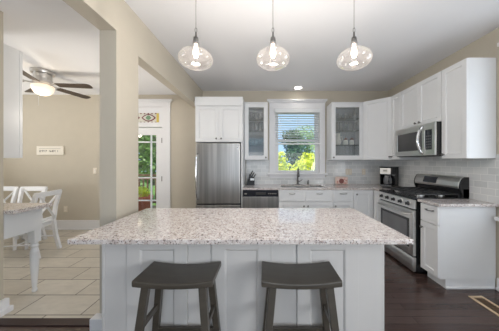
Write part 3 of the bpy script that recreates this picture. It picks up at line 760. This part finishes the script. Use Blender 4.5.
# ------------------------------------------------------------------ dining side: upper cabinet, console table, chairs, sign
uc = thing('dining_wall_cabinet', 'white wall cabinet hanging at the left edge in the dining area', 'cabinet', (-2.8, 2.03, UB))
MB().box(-3.30, -2.55, 1.882, 2.17, UB, 2.52).build('body', 'cab', uc, bevel=.002)
for i in range(2):
    mx = rot_m(-2.55-i*.375, 2.174, UB, PI); d = shaker(mx, .375, 2.52-UB, parent=uc, t=.026); knob(mx, .34 if i == 0 else .035, .05, d, t=.026)
tb = thing('console_table', 'white console table with a granite top at the left edge', 'table', (-2.8, 2.06, 0))
MB().box(-3.45, -2.27, 1.885, 2.235, CB, CT+.004).build('tabletop', 'granite', tb, bevel=.004)
MB().box(-3.35, -2.365, 1.895, 2.22, .65, CB).build('apron', 'cab', tb, bevel=.003)
for x in (-2.41, -3.31):
    for y in (2.185,):
        MB().box(x-.036, x+.036, y-.032, y+.032, .52, .65).lathe([(.018, 0), (.024, .02), (.016, .04), (.02, .06), (.036, .30), (.036, .42), (.024, .46), (.036, .48), (.026, .50), (.032, .52)], (x, y, 0), 16).build('leg', 'cab', tb, smooth=False)

def make_chair(label):
    c = thing('dining_chair', label, 'chair', (0, 0, 0), 'white cross-back chairs in the dining area')
    MB().prism([(-.22, -.21), (.22, -.21), (.235, -.19), (.195, .19), (-.195, .19), (-.235, -.19)], .435, .462).build('seat', 'chair', c, bevel=.006)
    MB().box(-.19, .19, -.185, -.165, .385, .435).box(-.18, .18, .15, .17, .385, .435).box(-.20, -.18, -.17, .16, .385, .435).box(.18, .20, -.17, .16, .385, .435).build('seat_frame', 'chair', c)
    for sx in (-1, 1): MB().bar((sx*.205, -.20, 0), (sx*.19, -.175, .436), .030, .030, .042, .042).build('front_leg', 'chair', c, bevel=.004)
    for sx in (-1, 1):
        P = [(sx*.185, .265, 0), (sx*.18, .215, .22), (sx*.18, .185, .45), (sx*.195, .205, .68), (sx*.205, .255, .905)]
        mb = MB()
        for a, b in zip(P, P[1:]): mb.bar(a, b, .042, .042)
        mb.build('rear_leg', 'chair', c)
    cr = MB()
    n = 8
    for i in range(n):
        u0 = -1+2*i/n; u1 = -1+2*(i+1)/n
        f = lambda u: .25+.03*(1-u*u)
        cr.hexa([(u0*.225, f(u0)-.012, .85), (u1*.225, f(u1)-.012, .85), (u0*.225, f(u0)+.012, .86), (u1*.225, f(u1)+.012, .86), (u0*.225, f(u0)-.006, .925), (u1*.225, f(u1)-.006, .925), (u0*.225, f(u0)+.018, .925), (u1*.225, f(u1)+.018, .925)])
    cr.build('crest_rail', 'chair', c)
    for sx in (-1, 1):
        pts = []
        for k in range(9):
            t_ = k/8
            pts.append((sx*(-.17+.34*t_), .195+.07*t_*t_+.02*math.sin(PI*t_)+sx*.007, .50+.37*t_))
        MB().tube(pts, .015, 8).build('cross_brace', 'chair', c, smooth=True)
    MB().box(-.18, .18, .17, .195, .48, .515).build('lower_rail', 'chair', c)
    for sx in (-1, 1): MB().tube([(sx*.20, -.19, .20), (sx*.18, .22, .20)], .011, 8).build('side_stretcher', 'chair', c, smooth=True)
    MB().tube([(-.19, 0, .20), (.19, 0, .20)], .011, 8).build('cross_stretcher', 'chair', c, smooth=True)
    return c
c1 = make_chair('white cross-back dining chair, leftmost, cut by the left edge')
c2 = copy_tree(c1); c2['label'] = 'white cross-back dining chair facing the camera, middle of three'
c3 = copy_tree(c1); c3['label'] = 'white cross-back dining chair seen from the side, nearest the post'
c1.location = (-4.53, 3.39, 0); c2.location = (-4.03, 3.39, 0)
c3.location = (-3.46, 3.06, 0); c3.rotation_euler = (0, 0, math.radians(-81))

sg = thing('wall_sign', 'small white lettered sign on the dining wall', 'sign', (-4.28, YB, 1.59))
MB().box(-4.55, -4.015, YB-.025, YB-.001, 1.50, 1.675).build('board', 'signw', sg, bevel=.002)
tx = MB(); random.seed(3)
x = -4.49
while x < -4.09:
    w = random.choice((.018, .024, .03))
    if random.random() < .85:
        tx.box(x, x+.007, YB-.027, YB-.025, 1.555, 1.595).box(x, x+w-.006, YB-.027, YB-.025, random.choice((1.555, 1.572, 1.588)), random.choice((1.578, 1.595, 1.595)))
    x += w+.004
tx.box(-4.50, -4.07, YB-.027, YB-.025, 1.622, 1.627)
tx.build('lettering', 'grey_ink', sg)

# ------------------------------------------------------------------ wall plates
def plate(nm, label, mx, w, h, holes, cat):
    p = thing(nm, label, cat, tuple(mx.translation))
    MB(mx).box(-w/2, w/2, -.006, -.0005, -h/2, h/2).build('cover_plate', 'plastic', p, bevel=.002)
    b = MB(mx)
    for (u, v, a, c) in holes: b.box(u-a/2, u+a/2, -.009, -.006, v-c/2, v+c/2)
    b.build('inserts', 'signw', p, bevel=.001)
plate('power_outlet', 'white power outlet low on the dining wall beside the chair', back_m(-3.99, YB, .41), .075, .12, [(0, .025, .034, .03), (0, -.025, .034, .03)], 'outlet')
plate('light_switch', 'white light switch on the dining wall near the post', back_m(-3.40, YB, 1.18), .075, .12, [(0, 0, .035, .07)], 'switch')
plate('light_switch', 'white double switch plate on the tiles right of the sink', back_m(1.70, YB-.008, 1.16), .125, .12, [(-.03, 0, .035, .07), (.03, 0, .035, .07)], 'switch')
plate('power_outlet', 'single power outlet on the tiles left of the coffee maker', back_m(2.0, YB-.008, 1.16), .07, .115, [(0, .025, .034, .03), (0, -.025, .034, .03)], 'outlet')

# ------------------------------------------------------------------ things on the worktop
kb = thing('knife_block', 'black knife block on the worktop beside the refrigerator', 'knife block', (-.27, 4.05, CT))
MB().prism([(-.345, 0), (-.195, 0), (-.195, .145), (-.265, .235), (-.325, .20)], 3.99, 4.09, 'y').build('block', 'black', kb, bevel=.004) if False else None
mxk = T((0, 0, CT))
MB(mxk).prism([(-.335, .0005), (-.185, .0005), (-.18, .13), (-.285, .21)], 3.98, 4.09, 'y').build('block', 'black', kb, bevel=.004)
MB(mxk).box(-.262, -.185, 3.974, 3.979, .09, .13).build('label_plate', 'nickel_l', kb)
for i, (u, v) in enumerate(((-.265, .185), (-.235, .165), (-.205, .142))):
    for j in range(2):
        y = 4.01+j*.05
        MB(mxk).tube([(u, y, v), (u+.045, y, v+.085-.01*i)], .010, 8).build('knife_handle', 'blackm', kb)
cm = thing('coffee_maker', 'black and steel drip coffee maker in the worktop corner', 'coffee maker', (0, 0, 0))
MB().box(-.105, .105, -.13, .13, .0005, .04).build('base', 'black', cm, bevel=.006)
MB().box(-.105, .105, .01, .13, .04, .34).box(-.105, -.088, -.12, .01, .04, .22).build('tower', 'black', cm, bevel=.006)
hd = MB().box(-.105, .105, -.13, .01, .22, .34).build('brew_head', 'black', cm, bevel=.006)
MB().box(-.095, .095, -.138, -.129, .225, .335).build('front_panel', 'coffee', hd, bevel=.003)
MB().box(-.035, .035, -.141, -.138, .27, .305).build('clock', 'grey_ink', hd)
MB().box(-.108, .108, -.133, .133, .34, .358).build('lid', 'black', cm, bevel=.006)
cf = MB().lathe([(0, .042), (.058, .042), (.072, .08), (.068, .14), (.05, .185), (.052, .20), (0, .20)], (.0, -.055, 0), 20)  .build('carafe', 'ovenwin', cm, smooth=True)
MB().tube([(.05, -.09, .18), (.06, -.125, .17), (.06, -.135, .11), (.055, -.115, .08)], .008, 8).build('handle', 'black', cf)
cm.location = (2.285, 3.80, CT); cm.rotation_euler = (0, 0, math.radians(-57))
bx = thing('floral_box', 'small pink and white floral box on the worktop right of the sink', 'box', (1.52, 4.09, CT))
MB().box(1.405, 1.645, 4.05, 4.13, CT+.0005, CT+.155).build('box', 'blush', bx, bevel=.025)
MB().lathe([(0, 0), (.05, 0), (.048, .003), (0, .004)], mx=T((1.51, 4.05, CT+.07)) @ Matrix.Rotation(PI/2, 4, 'X'), n=9).build('flower', 'red', bx)
fl = MB()
random.seed(5)
for k in range(12):
    u = 1.43+random.random()*.18; v = .02+random.random()*.095
    fl.lathe([(0, 0), (.016, 0), (.015, .002), (0, .0025)], mx=T((u, 4.05, CT+v)) @ Matrix.Rotation(PI/2, 4, 'X'), n=7)
fl.build('petals', 'fruit', bx)

# glassware in the display cabinets
def tumbler_mb(r0, r1, h): return MB().lathe([(0, .0005), (r0, .0005), (r1, h), (r1-.003, h), (r0-.003, .008), (0, .008)], n=18)
def glass_row(xs, y, z, r0, r1, h, mat, name, labels, group):
    first = None
    for i, x in enumerate(xs):
        if first is None:
            o = tumbler_mb(r0, r1, h).build(name, mat, smooth=True); first = o
        else:
            o = first.copy(); COL.objects.link(o)
        tag(o, labels if isinstance(labels, str) else labels[i], 'glass', group); o.location = (x, y, z)
yg = 3.985
gx = [-.285, -.215, -.145, -.075, -.005]
glass_row(gx, yg, zsL[2], .022, .03, .11, 'tumbler', 'drinking_glass', 'clear drinking glass on the top glass shelf of the left display cabinet', 'glasses on the top shelf, left cabinet')
glass_row(gx, yg, zsL[1], .026, .033, .16, 'tumbler', 'tall_glass', 'tall clear glass on the middle shelf of the left display cabinet', 'tall glasses on the middle shelf, left cabinet')
glass_row(gx, yg, zsL[0], .03, .036, .105, 'tumbler_b', 'blue_tumbler', 'pale blue tumbler on the lower shelf of the left display cabinet', 'blue tumblers on the lower shelf, left cabinet')
gx2 = [1.38, 1.47, 1.56, 1.65, 1.74]
glass_row(gx2, yg, zsR[2], .024, .032, .10, 'tumbler', 'drinking_glass', 'clear drinking glass on the top shelf of the right display cabinet', 'glasses on the top shelf, right cabinet')
glass_row(gx2, yg, zsR[1], .028, .035, .15, 'tumbler', 'tall_glass', 'tall clear glass on the middle shelf of the right display cabinet', 'tall glasses on the middle shelf, right cabinet')
pt = thing('pitcher', 'white ceramic pitcher on the lower shelf of the right display cabinet', 'pitcher', (1.42, 4.0, zsR[0]))
MB().lathe([(0, .0005), (.045, .0005), (.06, .05), (.055, .11), (.038, .17), (.048, .22), (.044, .22), (.034, .17), (0, .16)], (1.42, 4.0, zsR[0]), 20).build('body', 'ceramic', pt, smooth=True)
MB().tube([(1.465, 4.0, zsR[0]+.17), (1.50, 4.0, zsR[0]+.16), (1.505, 4.0, zsR[0]+.10), (1.472, 4.0, zsR[0]+.06)], .007, 8).build('handle', 'ceramic', pt, smooth=True)
for i, (x, lb) in enumerate(((1.555, 'white jar with a brown lid on the lower shelf beside the pitcher'), (1.67, 'white jar with a brown lid on the lower shelf, right one'))):
    j = thing('jar', lb, 'jar', (x, 3.96, zsR[0]), 'lidded jars in the right cabinet')
    MB().lathe([(0, .0005), (.035, .0005), (.042, .02), (.042, .075), (.03, .095), (0, .095)], (x, 3.96, zsR[0]), 18).build('body', 'ceramic', j, smooth=True)
    MB().lathe([(0, .095), (.036, .095), (.034, .12), (.012, .126), (.01, .14), (0, .142)], (x, 3.96, zsR[0]), 18).build('lid', 'red', j, smooth=True)

# floor vent
fv = thing('floor_vent', 'pale oak framed floor vent at the lower right', 'vent', (2.13, 1.93, 0))
vx0, vx1, vy0, vy1 = 2.06, 2.20, 1.74, 2.10
MB().box(vx0, vx0+.025, vy0, vy1, .0005, .007).box(vx1-.025, vx1, vy0, vy1, .0005, .007).box(vx0+.025, vx1-.025, vy0, vy0+.025, .0005, .007).box(vx0+.025, vx1-.025, vy1-.025, vy1, .0005, .007).build('frame', 'oak', fv, bevel=.001)
g = MB().box(vx0+.025, vx1-.025, vy0+.025, vy1-.025, .0005, .002)
for k in range(12): g.box(vx0+.025, vx1-.025, vy0+.03+k*.025, vy0+.042+k*.025, .002, .006)
g.build('grille', 'bronze', fv)

# ------------------------------------------------------------------ outside
struct(MB().box(-30, 30, 4.33, 40, -.6, -.5).build('ground_outside', 'lawn'), 'green lawn outside the windows', 'lawn')
struct(MB().box(-6, -.9, 4.33, 6.6, -.14, -.02).build('deck_outside', 'deck'), 'brown wooden deck outside the back door', 'deck')
rw = thing('deck_railing', 'brown wooden railing on the deck outside the back door', 'railing', (-3.2, 6.5, -.02))
MB().box(-5.9, -1.0, 6.42, 6.54, .93, .97).box(-5.9, -1.0, 6.45, 6.50, .82, .90).box(-5.9, -1.0, 6.45, 6.50, .08, .14).build('rail', 'rail', rw)
b = MB()
for k in range(38): b.box(-5.85+k*.13, -5.815+k*.13, 6.46, 6.495, .14, .82)
b.build('balusters', 'rail', rw)
for k in range(4): MB().box(-5.9+k*1.6, -5.8+k*1.6, 6.43, 6.53, -.0195, .93).build('post', 'rail', rw)
fp = thing('flower_pot', 'orange terracotta pot with plant on the deck outside', 'plant pot', (-3.15, 5.4, -.02))
MB().lathe([(0, .001), (.16, .001), (.225, .42), (.245, .43), (.245, .50), (.21, .50), (.20, .45), (0, .44)], (-3.15, 5.4, -.02), 24).build('pot', 'pot', fp, smooth=True)
def leaves(mb, c, r, n, size, rng, squash=1.):
    for k in range(n):
        v = Vector((rng.gauss(0, 1), rng.gauss(0, 1), rng.gauss(0, 1))).normalized()*(r*(rng.random()**.35))
        p = Vector(c)+Vector((v.x, v.y, v.z*squash))
        a = Vector((rng.gauss(0, 1), rng.gauss(0, 1), rng.gauss(0, 1))).normalized(); b = a.orthogonal().normalized()
        s = size*(.6+.8*rng.random())
        mb.quad(p-a*s, p-b*s*.5, p+a*s, p+b*s*.5)
rng = random.Random(2)
mb = MB(); leaves(mb, (-3.15, 5.4, .56), .17, 200, .04, rng); mb.build('foliage', 'leaf_y', fp, recalc=False)
def tree(name, label, x, y, z0, h, r, mat, n, size, group=None, trunk=True, lobes=7):
    t = thing(name, label, 'tree' if trunk else 'shrub', (x, y, z0), group)
    mb = MB(); rg_ = random.Random(hash(label) % 999 if False else int(abs(x*31+y*17+h*7)))
    for l in range(lobes):
        q = l/max(1, lobes-1)
        cz = z0+h*(.30 if trunk else .25)+(h*(.62 if trunk else .6))*q
        rr = r*(.85-.45*abs(q-.4))
        leaves(mb, (x+rg_.uniform(-.35, .35)*r, y+rg_.uniform(-.35, .35)*r, cz), rr, n//lobes, size, rg_, .75)
    mb.build('foliage', mat, t, recalc=False)
    tk = MB().tube([(x, y, z0), (x+.03*h*.2, y, z0+h*.35), (x, y+.02, z0+h*.8)], .035*h*.55, 8, r1=.02)
    tk.build('trunk', 'bark', t)
    return t
tree('shrub', 'bright yellow-green shrub outside the sink window, left', .40, 7.0, -.5, 2.25, .8, 'leaf_y', 1900, .065, trunk=False)
tree('shrub', 'bright yellow-green shrub outside the sink window, right', 1.75, 8.9, -.5, 2.2, .9, 'leaf_y', 2100, .065, trunk=False)
tree('evergreen_tree', 'dark evergreen tree behind the yellow shrubs outside the window', 1.75, 12.0, -.5, 3.6, 1.0, 'leaf_d', 2200, .09)
tree('leafy_tree', 'pale green tree behind the left shrub outside the window', -.15, 10.3, -.5, 2.9, 1.05, 'leaf_p', 2200, .085)
tree('leafy_tree', 'pale green tree rising behind the right shrub outside the window', 3.1, 15.0, -.5, 4.2, 1.5, 'leaf_p', 2200, .1)
tree('leafy_tree', 'mid green leafy tree seen through the back door, left', -5.7, 9.0, -.5, 4.6, 1.5, 'leaf_m', 3000, .10)
tree('leafy_tree', 'mid green leafy tree seen through the back door, right', -4.3, 12.4, -.5, 5.2, 1.6, 'leaf_m', 3000, .11)
tree('leafy_tree', 'dark green leafy tree far behind the deck railing', -8.8, 16.5, -.5, 7.0, 2.8, 'leaf_d', 3000, .2)
